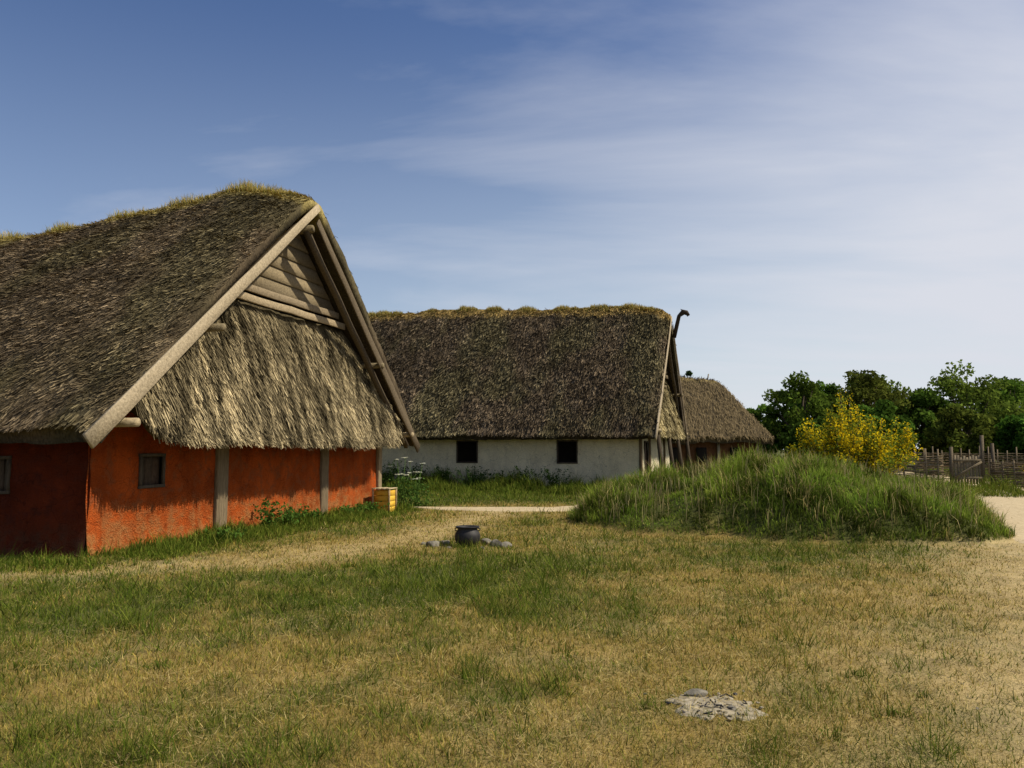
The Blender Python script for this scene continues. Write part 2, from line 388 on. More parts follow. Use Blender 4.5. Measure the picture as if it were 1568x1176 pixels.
# ------------------------------------------------------------ houses
def make_house(name,P,U,V,W,L,bulge,ov,ev,zeo,rt,t,straw_n,straw_w,straw_l,zskirt,skl,wallmat,sidemat,wallh,col_th,col_sk,wins_side,wins_gable,posts,bw=.2,sk_n=20000,capw=.1,cap_col=(.3,.26,.1),slo=1.68,skw=.02,skll=.3):
    E=empty(name,(P[0]+V[0]*L/2,P[1]+V[1]*L/2,0))
    ra=np.array([r[0] for r in rt]);rz=np.array([r[1] for r in rt])
    def wt(a): return W+ev+bulge*4*np.clip(a/L,0,1)*(1-np.clip(a/L,0,1))
    def pos(a,b,z): return np.stack([P[0]+a*V[0]+b*U[0],P[1]+a*V[1]+b*U[1],z+0*a],-1)
    def zo(a,q,dn=True):
        e=.055
        aq=(np.sqrt(q*q+e*e)-e)/(math.sqrt(1+e*e)-e)
        zr=np.interp(a,ra,rz)
        z=zeo+(zr-zeo)*(1-aq)+.10*np.sin(np.pi*aq)
        if dn:
            z=z+.22*(fbm(a*.7+3,q*5+11,3)-.5)+.13*(fbm(a*4,q*18,3)-.5)
            z=z-.12*np.exp(-((a+ov)/.18)**2)-.05*np.exp(-((1-np.abs(q))/.02)**2)
        return z
    def moss(a,q): return sstep(.50,.70,fbm(a*.55+30,q*3+2,4))[...,None]*.38
    na=int((L+2*ov)/.12);nq=141
    a=np.linspace(-ov,L+ov,na);q=np.linspace(-1,1,nq);A,Q=np.meshgrid(a,q,indexing='ij')
    edge=.05*(fbm(Q*14+3,Q*0+8,3)-.5)*(np.abs(A+ov)<.1)
    F=pos(A+edge,Q*wt(A),zo(A,Q)); 
    Ai=np.clip(A,-ov+.03,L+ov-.03)
    ins=1-.10*np.abs(Q)/ (W+ev)
    B=pos(Ai,Q*ins*wt(A),zo(A,Q,False)-t-.05*fbm(A*5,Q*20,2))
    cn=fbm(A*.6,Q*4,4)[...,None]; cn2=fbm(A*2.5+7,Q*14+3,3)[...,None]
    MOSS=np.array([.115,.11,.045])
    ct=np.array(col_th); mo=moss(A,Q); ct=(ct*(1-mo)+MOSS*mo)*(.5+.9*cn)*(.5+.75*cn2)
    cap=sstep(capw*1.3,capw*.8,np.abs(Q)+.06*(fbm(A*2.2,A*0+2,3)-.5))[...,None]
    ct=ct*(1-cap)+np.array(cap_col)*cap
    shell("thatch_roof",F,B,M_thatch,ct,E)
    n=straw_n
    aa=rng.uniform(-ov-.02,L*.9,n); qq=-rng.random(n)**.9
    ff=rng.random(n)<.12; qq=np.where(ff&(rng.random(n)<.9),np.abs(qq),qq)
    fr=rng.random(n)<.06; qq=np.where(fr,-rng.uniform(.975,1.0,n),qq)
    def S(aa,qq): return pos(aa,qq*wt(aa),zo(np.clip(aa,-ov,L+ov),qq))
    p=S(aa,qq); sg=np.sign(qq); d=S(aa,qq+sg*.02)-p; d/=np.linalg.norm(d,axis=1)[:,None]
    V3=np.array([V[0],V[1],0.]);U3=np.array([U[0],U[1],0.])
    nrm=np.cross(np.tile(V3,(n,1)),d); nrm*=np.sign(nrm[:,2])[:,None]
    ln=straw_l*rng.uniform(.5,1.4,n)
    tip=p+d*ln[:,None]+nrm*(rng.random(n)**2*.10*straw_l/.2+.012)[:,None]+V3*(rng.normal(0,.18,n)*ln)[:,None]
    tip[:,2]-=np.where(np.abs(qq)>.97,.05,0)
    wv=(V3+rng.normal(0,.3,(n,3)))*(straw_w*rng.uniform(.5,1.5,n)/2)[:,None]
    pb=p-nrm*.01
    VV=np.stack([pb-wv,pb+wv,tip+wv*.7,tip-wv*.7],1).reshape(-1,3)
    cn=fbm(aa*.6,qq*4,4)[:,None]; cn3=fbm(aa*3,qq*22,3)[:,None]
    capm=sstep(capw*1.3,capw*.8,np.abs(qq)+.06*(fbm(aa*2.2,aa*0+2,3)-.5))[:,None]
    mo=moss(aa,qq)
    c=(np.array(col_th)*(1-mo)+MOSS*mo)*1.2*(.45+1.0*cn)*(.3+1.4*cn3)*rng.uniform(.2,2.0,(n,1)); c=c*(1-capm)+np.array(cap_col)*rng.uniform(.5,1.5,(n,1))*capm
    np_mesh("thatch_straw",VV,np.arange(4*n).reshape(n,4),M_straw,np.repeat(c,4,0),False,E)
    n=int(1000*L)
    aa=rng.uniform(-ov,L,n);qq=rng.normal(0,capw*.4,n).clip(-capw,capw);p=S(aa,qq)
    m=fbm(aa*1.2,aa*0+5,3)
    hh=rng.uniform(.05,.20,n)*(.25+1.3*sstep(.35,.7,m))*sstep(-ov-.2,.6,aa)
    c=np.where(rng.random((n,1))<.6,np.array([.58,.45,.15]),np.array([.28,.27,.06]))*rng.uniform(.6,1.2,(n,1))
    blades("ridge_grass",p[:,0],p[:,1],p[:,2]-.01,hh,np.full(n,straw_w*.8),np.abs(rng.normal(.5,.35,n)),c,M_grass,True,E)
    zap=np.interp(-ov,ra,rz)
    def hw(z): return (W+ev)*np.clip(1-(z+t+.03-zeo)/(zap-zeo),0,1)
    ns,nb=50,120
    ss=np.linspace(0,1,ns);bb=np.linspace(-1,1,nb);S_,B_=np.meshgrid(ss,bb,indexing='ij')
    zt,zb=zskirt,slo
    def skirt(S_,B_,dn=True):
        z=zt+(zb-zt)*S_
        w_=np.minimum(hw(z)+.05,skl+1.1*(z-zb))
        aoff=-.10-(ov-.05)*S_**.9
        if dn: aoff=aoff-.14*(fbm(B_*w_*1.1+9,z*.8,3)-.5)-.10*(fbm(B_*w_*4,z*1.2,2)-.5)
        z=z+(.18*(fbm(B_*7+4,B_*0+1,4)-.5))*S_
        return aoff,B_*w_,z
    a_,b_,z_=skirt(S_,B_)
    F=pos(a_,b_,z_); B2=pos(a_+.30*S_+.05,b_,z_+.05*S_)
    cn=fbm(b_*.7,z_*.7+3,3)[...,None]
    shell("gable_thatch",F,B2,M_thatch,np.array(col_sk)*.7*(.5+.8*cn)*(.4+.9*fbm(b_*5,z_*1.2,2)[...,None]),E)
    n=sk_n
    s_=rng.random(n)**.8*.97;s_=np.where(rng.random(n)<.05,rng.uniform(.94,.985,n),s_);b0=rng.uniform(-1,1,n)
    a0,bq,z0=skirt(s_,b0); p=pos(a0,bq,z0)
    dd=pos(-(ov+.02)*(s_+.02)+(ov+.02)*s_,0*bq,(zb-zt)*.02)-np.array([P[0],P[1],0.]); dd/=np.linalg.norm(dd,axis=1)[:,None]
    ln=skll*rng.uniform(.4,1.3,n)*(1-.6*(s_>.9))
    tip=p+dd*ln[:,None]-V3*(.01+rng.random(n)**3*.10)[:,None]+U3*(rng.normal(0,.10,n)*ln)[:,None]
    wv=(U3+rng.normal(0,.3,(n,3)))*(skw*rng.uniform(.4,1.4,n)/2)[:,None]
    pb=p+V3*.01
    cn=fbm(bq*.7,z0*.7+3,3)[:,None];cn2=fbm(bq*6,z0*1.1+30,3)[:,None];cn3=fbm(bq*1.6,z0*4+60,2)[:,None]
    c=np.array(col_sk)*1.2*(.5+.8*cn)*(.3+1.25*sstep(.25,.7,cn2))*(.6+.8*cn3)*rng.uniform(.25,1.75,(n,1))
    np_mesh("gable_straw",np.stack([pb-wv,pb+wv,tip+wv*.6,tip-wv*.6],1).reshape(-1,3),np.arange(4*n).reshape(n,4),M_straw,np.repeat(c,4,0),False,E)
    Ac=Acc()
    def pp(a,b,z): return np.array([P[0]+a*V[0]+b*U[0],P[1]+a*V[1]+b*U[1],z])
    z=zt+.36; 
    while z<zap-t-.40:
        hb=.27+rng.uniform(-.03,.04); w0=hw(z)+.12;w1=max(hw(z+hb)+.12,.03); tilt=.035
        k=rng.uniform(.8,1.25)
        f=[pp(-.12-tilt,-w0,z+rng.uniform(-.02,.02)),pp(-.12-tilt,w0,z+rng.uniform(-.02,.02)),pp(-.12,w1,z+hb+.03),pp(-.12,-w1,z+hb+.03)]
        b=[v+np.array([V[0],V[1],0])*.035 for v in f]
        Ac.add(f+b,[[0,1,2,3],[7,6,5,4],[0,4,5,1],[1,5,6,2],[2,6,7,3],[3,7,4,0]],None,(.80*k,.73*k,.58*k))
        z+=hb
    for i,(zz,a0) in enumerate([(zt+.05,-.26),(zt+.27,-.22)]):
        w0=hw(zz+.1)+.1
        Ac.beam(pp(a0,-w0,zz),pp(a0,w0,zz+.02),.05,.15,(0,0,1),.004,8,(1.2,1.1,.92) if i==0 else (.9,.82,.7))
    Ac.make("gable_planks",M_wood,E)
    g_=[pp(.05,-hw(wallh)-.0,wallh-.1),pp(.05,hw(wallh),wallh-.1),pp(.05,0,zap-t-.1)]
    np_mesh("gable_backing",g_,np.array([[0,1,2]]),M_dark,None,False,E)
    Ac=Acc(); aB=-ov-.06
    for sg in (-1,1):
        zt0=zap-t*.9-(-.03 if sg<0 else .34); ze=zeo-t*.75-(-.10 if sg<0 else .12)
        we=(W+ev)-(0 if sg<0 else .15)
        top=pp(aB-.05*(sg>0),-sg*.06,zt0+.04)
        dirv=pp(aB,sg*we,ze)-pp(aB,0,zt0); dirv/=np.linalg.norm(dirv)
        end=pp(aB-.05*(sg>0),sg*we,ze)+dirv*(.30 if sg<0 else .12)
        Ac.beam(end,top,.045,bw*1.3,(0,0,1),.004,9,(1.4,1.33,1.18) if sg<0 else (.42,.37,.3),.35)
        off=np.array([V[0],V[1],0])*.28
        Ac.beam(end+off-dirv*.3-np.array([0,0,.14]),top+off-np.array([0,0,.2]),.12,.14,(0,0,1),.01,8,(.32,.28,.23))
    Ac.make("barge_boards",M_wood,E)
    Ac=Acc()
    for sg in (-1,1):
        for fr_,c in ((.56,(.7,.65,.5)),(.90,(1.3,1.2,.95))):
            b=sg*(W+ev)*fr_; zz=zeo+(zap-zeo)*(1-fr_)-t-.22
            Ac.tube([pp(.3,b,zz),pp(-.4,b,zz),pp(aB-.10,b,zz)],[.075,.075,.07],10,c)
    Ac.tube([pp(.3,0,zap-t-.4),pp(aB+.1,0,zap-t-.4)],.09,10,(.6,.55,.4))
    Ac.make("purlins",M_wood,E,True)
    def wall(nm,fn,nr,Ls,holes,mat,zh):
        s0=np.unique(np.round(np.concatenate([np.arange(0,Ls,.10),[Ls]]+[[h[0],h[1]] for h in holes]),4))
        z0=np.unique(np.round(np.concatenate([np.linspace(-.15,zh,28)]+[[h[2],h[3]] for h in holes]),4))
        SS,ZZ=np.meshgrid(s0,z0,indexing='ij'); xy=fn(SS)
        dsp=.10*(fbm(SS*.8,ZZ*.8+20,3)-.5)+.05*(fbm(SS*3.5,ZZ*3.5,3)-.5)+.06*np.exp(-np.maximum(ZZ,0)/.25)
        G=np.stack([xy[0]+nr[0]*dsp,xy[1]+nr[1]*dsp,ZZ],-1)
        Fc=grid_faces(len(s0),len(z0))
        cs=(s0[:-1]+s0[1:])/2;cz=(z0[:-1]+z0[1:])/2;CS,CZ=np.meshgrid(cs,cz,indexing='ij')
        keep=np.ones(CS.shape,bool)
        for h in holes: keep&=~((CS>h[0])&(CS<h[1])&(CZ>h[2])&(CZ<h[3]))
        np_mesh(nm,G.reshape(-1,3),Fc[keep.ravel()],mat,None,True,E)
        n3=np.array([nr[0],nr[1],0])
        for h in holes:
            def pt(s,z,dp): 
                q=fn(np.array(s)); return np.array([q[0],q[1],z])-n3*dp
            c=[(h[0],h[2]),(h[1],h[2]),(h[1],h[3]),(h[0],h[3])]
            Vv=[pt(s,z,-.0) for s,z in c]+[pt(s,z,.3) for s,z in c]
            np_mesh("window_reveal",Vv,np.array([[0,1,5,4],[1,2,6,5],[2,3,7,6],[3,0,4,7],[4,5,6,7]]),M_dark,None,False,E)
            Ac=Acc(); f=.055
            for i in range(4):
                p_,q_=c[i],c[(i+1)%4]; P0=pt(*p_,-.035);Q0=pt(*q_,-.035); dv=(Q0-P0)/np.linalg.norm(Q0-P0)
                ext=.03 if i%2==0 else -.028
                Ac.beam(P0-dv*ext,Q0+dv*ext,f,.05,n3,.003,4,(1,1,1) if h[4]=='shutter' else (.8,.8,.8))
            if h[4]=='shutter':
                k=3;wd=(h[1]-h[0])/k
                for i in range(k):
                    sc=h[0]+wd*(i+.5)
                    Ac.beam(pt(sc,h[2]+.02,.06),pt(sc,h[3]-.02,.06),wd*.95,.03,n3,.003,4,(.9+.2*i*.3,.85,.8))
            Ac.make("window_frame",M_wooddark,E)
    def side(s): 
        bul=bulge*4*np.clip(s/L,0,1)*(1-np.clip(s/L,0,1))
        return (P[0]+s*V[0]-(W+bul)*U[0],P[1]+s*V[1]-(W+bul)*U[1])
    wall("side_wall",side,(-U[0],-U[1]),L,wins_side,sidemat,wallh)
    def gab(s): return (P[0]+(s-W)*U[0],P[1]+(s-W)*U[1])
    wall("gable_wall",gab,(-V[0],-V[1]),2*W,wins_gable,wallmat,wallh+.2)
    def fars(s): return (P[0]+s*V[0]+W*U[0],P[1]+s*V[1]+W*U[1])
    wall("far_wall",fars,(U[0],U[1]),L,[],wallmat,wallh)
    def back(s): return (P[0]+L*V[0]+(s-W)*U[0],P[1]+L*V[1]+(s-W)*U[1])
    wall("rear_gable_wall",back,(V[0],V[1]),2*W,[],wallmat,wallh+2)
    Ac=Acc()
    for b,w_,c in posts:
        # posts stand almost flush with the daub: wide face along the wall, 4-6 cm proud
        Ac.beam(pp(-.03,b,-.1),pp(-.03,b,wallh+.1),w_,.11,(V[0],V[1],0),.003,8,c)
    if posts: Ac.make("gable_posts",M_post,E)
    return E,pp
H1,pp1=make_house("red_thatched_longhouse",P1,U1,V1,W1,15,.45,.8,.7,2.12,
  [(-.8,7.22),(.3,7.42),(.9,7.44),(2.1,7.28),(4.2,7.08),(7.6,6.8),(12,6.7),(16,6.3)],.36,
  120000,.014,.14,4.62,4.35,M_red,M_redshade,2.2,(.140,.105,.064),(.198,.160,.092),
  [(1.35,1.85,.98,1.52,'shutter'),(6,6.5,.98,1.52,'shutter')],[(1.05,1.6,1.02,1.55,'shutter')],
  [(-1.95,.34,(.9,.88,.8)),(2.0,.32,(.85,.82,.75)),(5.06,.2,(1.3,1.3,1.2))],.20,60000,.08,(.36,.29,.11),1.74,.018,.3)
H2,pp2=make_house("white_thatched_longhouse",P2,U2,V2,W2,20,.3,.7,.6,2.42,
  [(-.7,7.72),(0,7.9),(4,8.1),(10,8.4),(16,8.35),(21,7.9)],.36,
  80000,.028,.24,4.9,3.6,M_white,M_white,2.5,(.096,.072,.046),(.23,.19,.10),
  [(2.5,3.3,1.1,1.98,'open'),(6.75,7.65,1.1,1.98,'open')],[(.9,1.7,0.0,1.95,'shutter')],
  [(-3.95,.18,(.6,.55,.45)),(-2.0,.2,(.5,.45,.36)),(2,.2,(.5,.45,.36)),(3.95,.2,(.5,.45,.4))],.22,12000,.085,(.36,.25,.09),2.2,.03,.35)
Ac=Acc()
b=pp2(-.85,0,7.05)
o=np.array([-V2[0],-V2[1],0])
sc_=.52
pts=[b-np.array([0,0,.5]),b+o*.12,b+o*.25*sc_+o*.1+np.array([0,0,.45]),b+o*.42+np.array([0,0,.62]),b+o*.55+np.array([0,0,.58]),b+o*.68+np.array([0,0,.46])]
Ac.tube(pts,[.09,.09,.085,.13,.11,.04],8,(.5,.45,.4))
Ac.tube([pts[3]+np.array([0,0,.03]),pts[3]-o*.12+np.array([0,0,.14])],[.06,.01],6,(.5,.45,.4))
Ac.tube([pts[4]-np.array([0,0,.03]),pts[4]+o*.06-np.array([0,0,.17])],[.05,.02],6,(.5,.45,.4))
Ac.make("dragon_head_finial",M_wooddark,H2,True)
Ac=Acc()
for bq,zz in ((-4.3,2.2),(-1.4,2.1),(1.4,2.1),(4.4,2.4)):
    Ac.tube([pp2(-1.0,bq,-.1),pp2(-.75,bq*.98,zz)],[.10,.08],8,(.7,.65,.55))
Ac.make("gable_props",M_wooddark,H2,True)
# -------- third house (hipped)
E3=empty("small_thatched_house",(8,50,0))
def h3():
    L0,L1=-2,15.3; yc=50.; Wd=4.2
    xs_=np.linspace(L0,L1,150);q=np.linspace(-1,1,81);A,Q=np.meshgrid(xs_,q,indexing='ij')
    aq=(np.sqrt(Q*Q+.004)-.063)/.939
    zr=6.5-.08*(A-8).clip(0,10)
    z=2.35+(zr-2.35)*(1-aq)
    hip=2.35+(L1-A)*1.75
    z=-np.log(np.exp(-z*5)+np.exp(-hip*5))/5
    z=np.maximum(z,2.2)+.2*(fbm(A*.8,Q*4+9,3)-.5)+.12*(fbm(A*4,Q*16,2)-.5)
    F=np.stack([A,yc+Q*Wd,z],-1);B=np.stack([A*.995,yc+Q*Wd*.97,z-.35],-1)
    c=np.array([.13,.098,.053])*(.6+.8*fbm(A*.8,Q*5,3)[...,None])
    c=c+np.array([.15,.12,.03])*sstep(.14,.06,np.abs(Q))[...,None]
    shell("thatch_roof",F,B,M_thatch,c,E3)
    n=26000
    i=rng.integers(0,149,n);j=rng.integers(0,46,n)
    p=F[i,j]+rng.normal(0,.05,(n,3)); d=F[i,np.maximum(j-1,0)]-F[i,j+1];d/=np.linalg.norm(d,axis=1)[:,None]+1e-6
    tip=p+d*.28+rng.normal(0,.04,(n,3));w=np.array([.02,0,0])
    cc=np.array([.155,.117,.062])*rng.uniform(.4,1.7,(n,1))
    np_mesh("thatch_straw",np.stack([p-w,p+w,tip],1).reshape(-1,3),np.arange(3*n).reshape(n,3),M_straw,np.repeat(cc,3,0),False,E3)
    W_=Acc(); x0,x1,y0,y1=-1.4,14.6,46.6,53.4
    for a,b in (((x0,y0),(x1,y0)),((x1,y0),(x1,y1)),((x1,y1),(x0,y1)),((x0,y1),(x0,y0))):
        s=np.linspace(0,1,60);zz=np.linspace(-.1,2.5,10);S_,Z_=np.meshgrid(s,zz,indexing='ij')
        dn=.08*(fbm(S_*20,Z_,2)-.5)
        W_.add(np.stack([a[0]+(b[0]-a[0])*S_,a[1]+(b[1]-a[1])*S_+dn,Z_],-1).reshape(-1,3),grid_faces(60,10))
    W_.make("walls",M_brown,E3,True,False)
    D=Acc()
    for xx in (9.6,11.2,13.2):
        D.beam((xx,46.5,.9),(xx,46.5,1.75),.6,.12,(0,1,0),.002,3,(.25,.25,.25))
    D.make("windows",M_wooddark,E3)
    D=Acc()
    for xx in (8.4,10.4,12.2,14.5): D.beam((xx,46.48,-.1),(xx,46.48,2.1),.16,.16,(0,1,0),.004,4)
    D.beam((12.4,50,5.6),(12.6,50,6.45),.07,.07,(0,1,0),.004,3)
    D.make("timber_posts",M_wood,E3)
h3()
# ------------------------------------------------------------ trees
def tree(name,x,y,H,R,n=9000,leaf=.28,base=(.045,.085,.014),zb=.03,nclump=70):
    z0=float(hgt(x,y)); E=empty(name,(x,y,z0))
    A=Acc()
    th=H*.5
    tp=np.array([[x,y,z0-.1],[x+.1,y,z0+th*.4],[x+rng.normal(0,.2),y,z0+th],[x+rng.normal(0,.3),y,z0+H*.85]])
    A.tube(tp,[H*.035,H*.026,H*.018,.03],8)
    C=[];
    for i in range(nclump):
        u=rng.normal(size=3);u/=np.linalg.norm(u); rr=rng.uniform(.45,1.0)**.6
        zc=H*(.5+zb/2)+u[2]*rr*H*(.5-zb/2)*.92
        wsc=R*(1-.25*max(0,(zc/H-.6))/.4)
        C.append([x+u[0]*rr*wsc,y+u[1]*rr*wsc,z0+zc])
    C=np.array(C)
    for c in C[rng.random(nclump)<.35]:
        t0=np.array([x,y,z0+min(H*.75,max(H*.15,(c[2]-z0)*.55))]); m=(t0+c)/2+np.array([0,0,-.1*R])
        A.tube([t0,m,c],[H*.012,H*.008,.02],5)
    A.make("trunk_and_limbs",M_bark,E,True,False)
    cr=rng.uniform(.12,.30,nclump)*R*1.1
    k=rng.choice(nclump,n,p=cr**2/np.sum(cr**2)); u=rng.normal(size=(n,3));u/=np.linalg.norm(u,axis=1)[:,None]
    P_=C[k]+u*(cr[k]*rng.random(n)**.4)[:,None]*np.array([1,1,.75])
    P_[:,2]=np.maximum(P_[:,2],z0+.05)
    cb=rng.uniform(.5,1.7,nclump)
    col=np.array(base)*(cb[k]*rng.uniform(.6,1.5,n))[:,None]
    leafquads(P_,leaf*rng.uniform(.6,1.3,n),col,"leaves",M_leaf,E)
for (x,y,H,R,nm) in [(26.6,72,8.8,3.4,"oak_tree"),(23.6,76,6.2,2.6,"hazel_tree"),(30.4,78,8.6,3.2,"oak_tree"),(33.8,74,9.4,3.8,"oak_tree"),(38.4,84,10.2,4.2,"oak_tree"),(42.5,73,9.4,4.6,"oak_tree"),(48.0,76,8.8,3.9,"oak_tree"),(53.5,84,8.8,4.0,"oak_tree"),(46.5,64,5.2,3.2,"hazel_tree"),(41.5,63,4.6,3.0,"hazel_tree"),(37.6,72,7.4,3.0,"hazel_tree"),(30.3,66,5.6,3.0,"hazel_tree"),(25.5,65,4.2,2.6,"hazel_tree"),(36.5,64,5.0,2.8,"hazel_tree"),(58,80,9,5,"oak_tree"),(66,82,9,5,"oak_tree")]:
    tree(nm,x,y,H,R,7500,.34,(.066+.03*rng.random(),.105+.035*rng.random(),.018))
tree("spruce_tree",13.9,63,9.0,1.1,3000,.25,(.03,.06,.015),.1,30)
n=36000
x=rng.uniform(-260,330,n);row=fbm(x*.03,x*0+4,3);y=150+rng.uniform(0,14,n)+20*row
hh=(4+9*fbm(x*.06+3,x*0+9,4)); z=rng.random(n)**.8*hh
cl=.5+fbm(x*.5,z*.5,3)
leafquads(np.stack([x,y,z],1),rng.uniform(.6,1.3,n),np.array([.05,.08,.02])*(cl*rng.uniform(.6,1.4,n))[:,None],"distant_trees",M_leaf)
# ------------------------------------------------------------ yellow broom
def broom(x,y,name,stems,kk=150):
    z0=float(hgt(x,y))-.05; E=empty(name,(x,y,z0)); A=Acc(); Pf=[];Pg=[]
    for (ox,oy,H,R,cnt) in stems:
      for i in range(cnt):
        az=rng.random()*6.28; sp=rng.random()**.6
        top=np.array([x+ox+math.cos(az)*R*sp,y+oy+math.sin(az)*R*sp,z0+H*(1-.35*sp**1.5)*rng.uniform(.6,1.08)])
        b=np.array([x+ox*.4+math.cos(az)*.12,y+oy*.4+math.sin(az)*.12,z0]); m=(b+top)/2+np.array([ox*.2+math.cos(az)*.1,math.sin(az)*.1,.1])
        t=np.linspace(0,1,6)[:,None]; C=(1-t)**2*b+2*t*(1-t)*m+t*t*top
        A.tube(C,np.linspace(.012,.004,6),4)
        k=kk; ff=rng.uniform(.1,.9); tt=rng.uniform(.2,1.02,k)[:,None]; Pc=(1-tt)**2*b+2*tt*(1-tt)*m+tt*tt*top
        Pc=Pc+rng.normal(0,.065,(k,3))*np.array([1,1,1.2]); fl=rng.random(k)<ff
        Pf.append(Pc[fl]);Pg.append(Pc[~fl])
    A.make("stems",M_bark,E,True,False)
    Pf=np.concatenate(Pf);Pg=np.concatenate(Pg)
    leafquads(Pf,rng.uniform(.035,.075,len(Pf)),np.array([.90,.68,.02])*rng.uniform(.7,1.05,(len(Pf),1)),"flowers",M_leaf,E)
    leafquads(Pg,rng.uniform(.04,.09,len(Pg)),np.array([.20,.25,.03])*rng.uniform(.5,1.3,(len(Pg),1)),"leaves",M_leaf,E)
broom(8.75,20.4,"yellow_broom_bush",[(0,0,2.3,.6,30),(-.6,0,1.95,.6,20),(.65,.1,1.6,.6,20),(1.25,0,1.6,.45,18),(-1.15,0,1.4,.4,12),(.3,-.2,1.2,1.2,26)])
broom(23.2,34.5,"yellow_broom_bush",[(0,0,1.4,.8,30)],100)
def weed(name,x,y,H,R,n,base=(.08,.15,.025)):
    z0=float(hgt(x,y));k=14
    cx=rng.normal(0,R*.5,(k,2)); i=rng.integers(0,k,n); f=rng.random(n)
    P_=np.stack([x+cx[i,0]*f+rng.normal(0,.05,n),y+cx[i,1]*f+rng.normal(0,.05,n),z0+f*H*(.7+.3*(i%3)/2)],1)
    leafquads(P_,rng.uniform(.04,.09,n),np.array(base)*rng.uniform(.6,1.4,(n,1)),name,M_leaf)
for b,o,H in ((-1.0,-.45,.62),(-.4,-.6,.45),(.5,-.5,.3),(2.6,-.5,.32),(3.6,-.5,.3),(-2.8,-.7,.25)):
    p=pp1(o,b,0); weed("nettle_plant",p[0],p[1],H,.4,380)
for a,b,H in ((4.2,-5.0,1.0),(5.5,-4.9,.8),(6.6,-5.2,.95),(3.2,-5.0,.9),(8,-5,1.0),(9.5,-5,1.1),(10.4,-5.4,1.2)):
    p=pp2(a,b,0); weed("nettle_plant",p[0],p[1],H,.8,900,(.05,.09,.02))
def parsley(x,y,H,k):
    z0=float(hgt(x,y));E=empty("cow_parsley_plant",(x,y,z0));A=Acc();Pf=[]
    for i in range(k):
        top=np.array([x+rng.normal(0,.28),y+rng.normal(0,.28),z0+H*rng.uniform(.6,1.05)])
        A.tube([[x,y,z0],[(x+top[0])/2,(y+top[1])/2,z0+H*.5],top],[.010,.008,.006],4)
        for j in range(6):
            r=rng.normal(0,.04,2);e=top+np.array([r[0],r[1],.06]);A.tube([top,e],[.004,.003],3)
            Pf.append(e+rng.normal(0,1,(8,3))*np.array([.018,.018,.005]))
    A.make("stems",M_grass,E,False,True)
    me=E.children[0].data
    me.color_attributes["Col"].data.foreach_set("color",np.tile([.12,.2,.05,1],len(me.vertices)))
    Pf=np.concatenate(Pf);leafquads(Pf,.026,np.array([.75,.74,.6])*np.ones((len(Pf),1)),"flowers",M_leaf,E,-.0)
    n=350;P_=np.stack([x+rng.normal(0,.25,n),y+rng.normal(0,.25,n),z0+rng.random(n)*H*.6],1)
    leafquads(P_,.08,np.array([.07,.13,.025])*rng.uniform(.6,1.3,(n,1)),"leaves",M_leaf,E)
parsley(-3.15,22.6,1.45,8);parsley(-2.8,23.0,1.2,6)
# ------------------------------------------------------------ fences
def wattle(name,p0,p1,H,sp=.45,levels=16):
    p0=np.array(p0,float);p1=np.array(p1,float);d=p1-p0;L=np.hypot(*d);d/=L;nn=np.array([-d[1],d[0]])
    E=empty(name,((p0[0]+p1[0])/2,(p0[1]+p1[1])/2,0));A=Acc();k=int(L/sp)
    for i in range(k+1):
        q=p0+d*i*sp;h=H*rng.uniform(.98,1.18);z=float(hgt(q[0],q[1]))
        A.tube([[q[0],q[1],z-.1],[q[0]+rng.normal(0,.02),q[1],z+h]],[.04,.032],6,np.array([.7,.62,.5])*rng.uniform(.7,1.2))
    A.make("stakes",M_wood,E,True)
    A=Acc()
    for l in range(levels):
        s=np.arange(0,L,sp/2);off=.05*np.sin(s/sp*math.pi+l*math.pi)
        x=p0[0]+d[0]*s+nn[0]*off;y=p0[1]+d[1]*s+nn[1]*off
        z=hgt(x,y)*0+.08+H*.9*l/levels+rng.normal(0,.015,len(s))+.03*np.sin(s*.7+l)
        A.tube(np.stack([x,y,z],1),rng.uniform(.02,.032),5,np.array([.75,.66,.52])*rng.uniform(.55,1.2))
    A.make("woven_rods",M_wood,E,True)
wattle("wattle_fence",(14.2,35.5),(18.8,34.2),1.5)
wattle("wattle_fence",(20.4,33.6),(23.2,30.8),1.15)
wattle("wattle_fence",(23.2,30.8),(31,29.5),1.15)
wattle("wattle_fence",(21.5,42),(33,40),1.6)
E=empty("wooden_gate",(19.6,34,0));A=Acc()
for x_,h in ((18.95,1.75),(20.3,2.25)): A.tube([[x_,34,-.1],[x_+.03,34,h]],[.09,.075],8,(.5,.45,.38))
A.tube([[20.75,33.9,-.1],[20.7,33.9,1.9]],[.08,.07],8,(.45,.4,.35))
for i in range(9):
    xx=19.1+i*.13; A.beam((xx,33.95,.15),(xx,33.95,1.35+rng.uniform(-.05,.05)),.10,.03,(0,1,0),.004,3,np.array([.7,.65,.55])*rng.uniform(.7,1.1))
for zz in (.4,1.15): A.beam((19.0,33.9,zz),(20.25,33.9,zz+.03),.04,.1,(0,0,1),.004,3,(.6,.55,.45))
A.beam((19.0,33.86,.45),(20.2,33.86,1.1),.04,.09,(0,0,1),.004,3,(.6,.55,.45))
A.make("gate_boards_and_posts",M_wood,E)
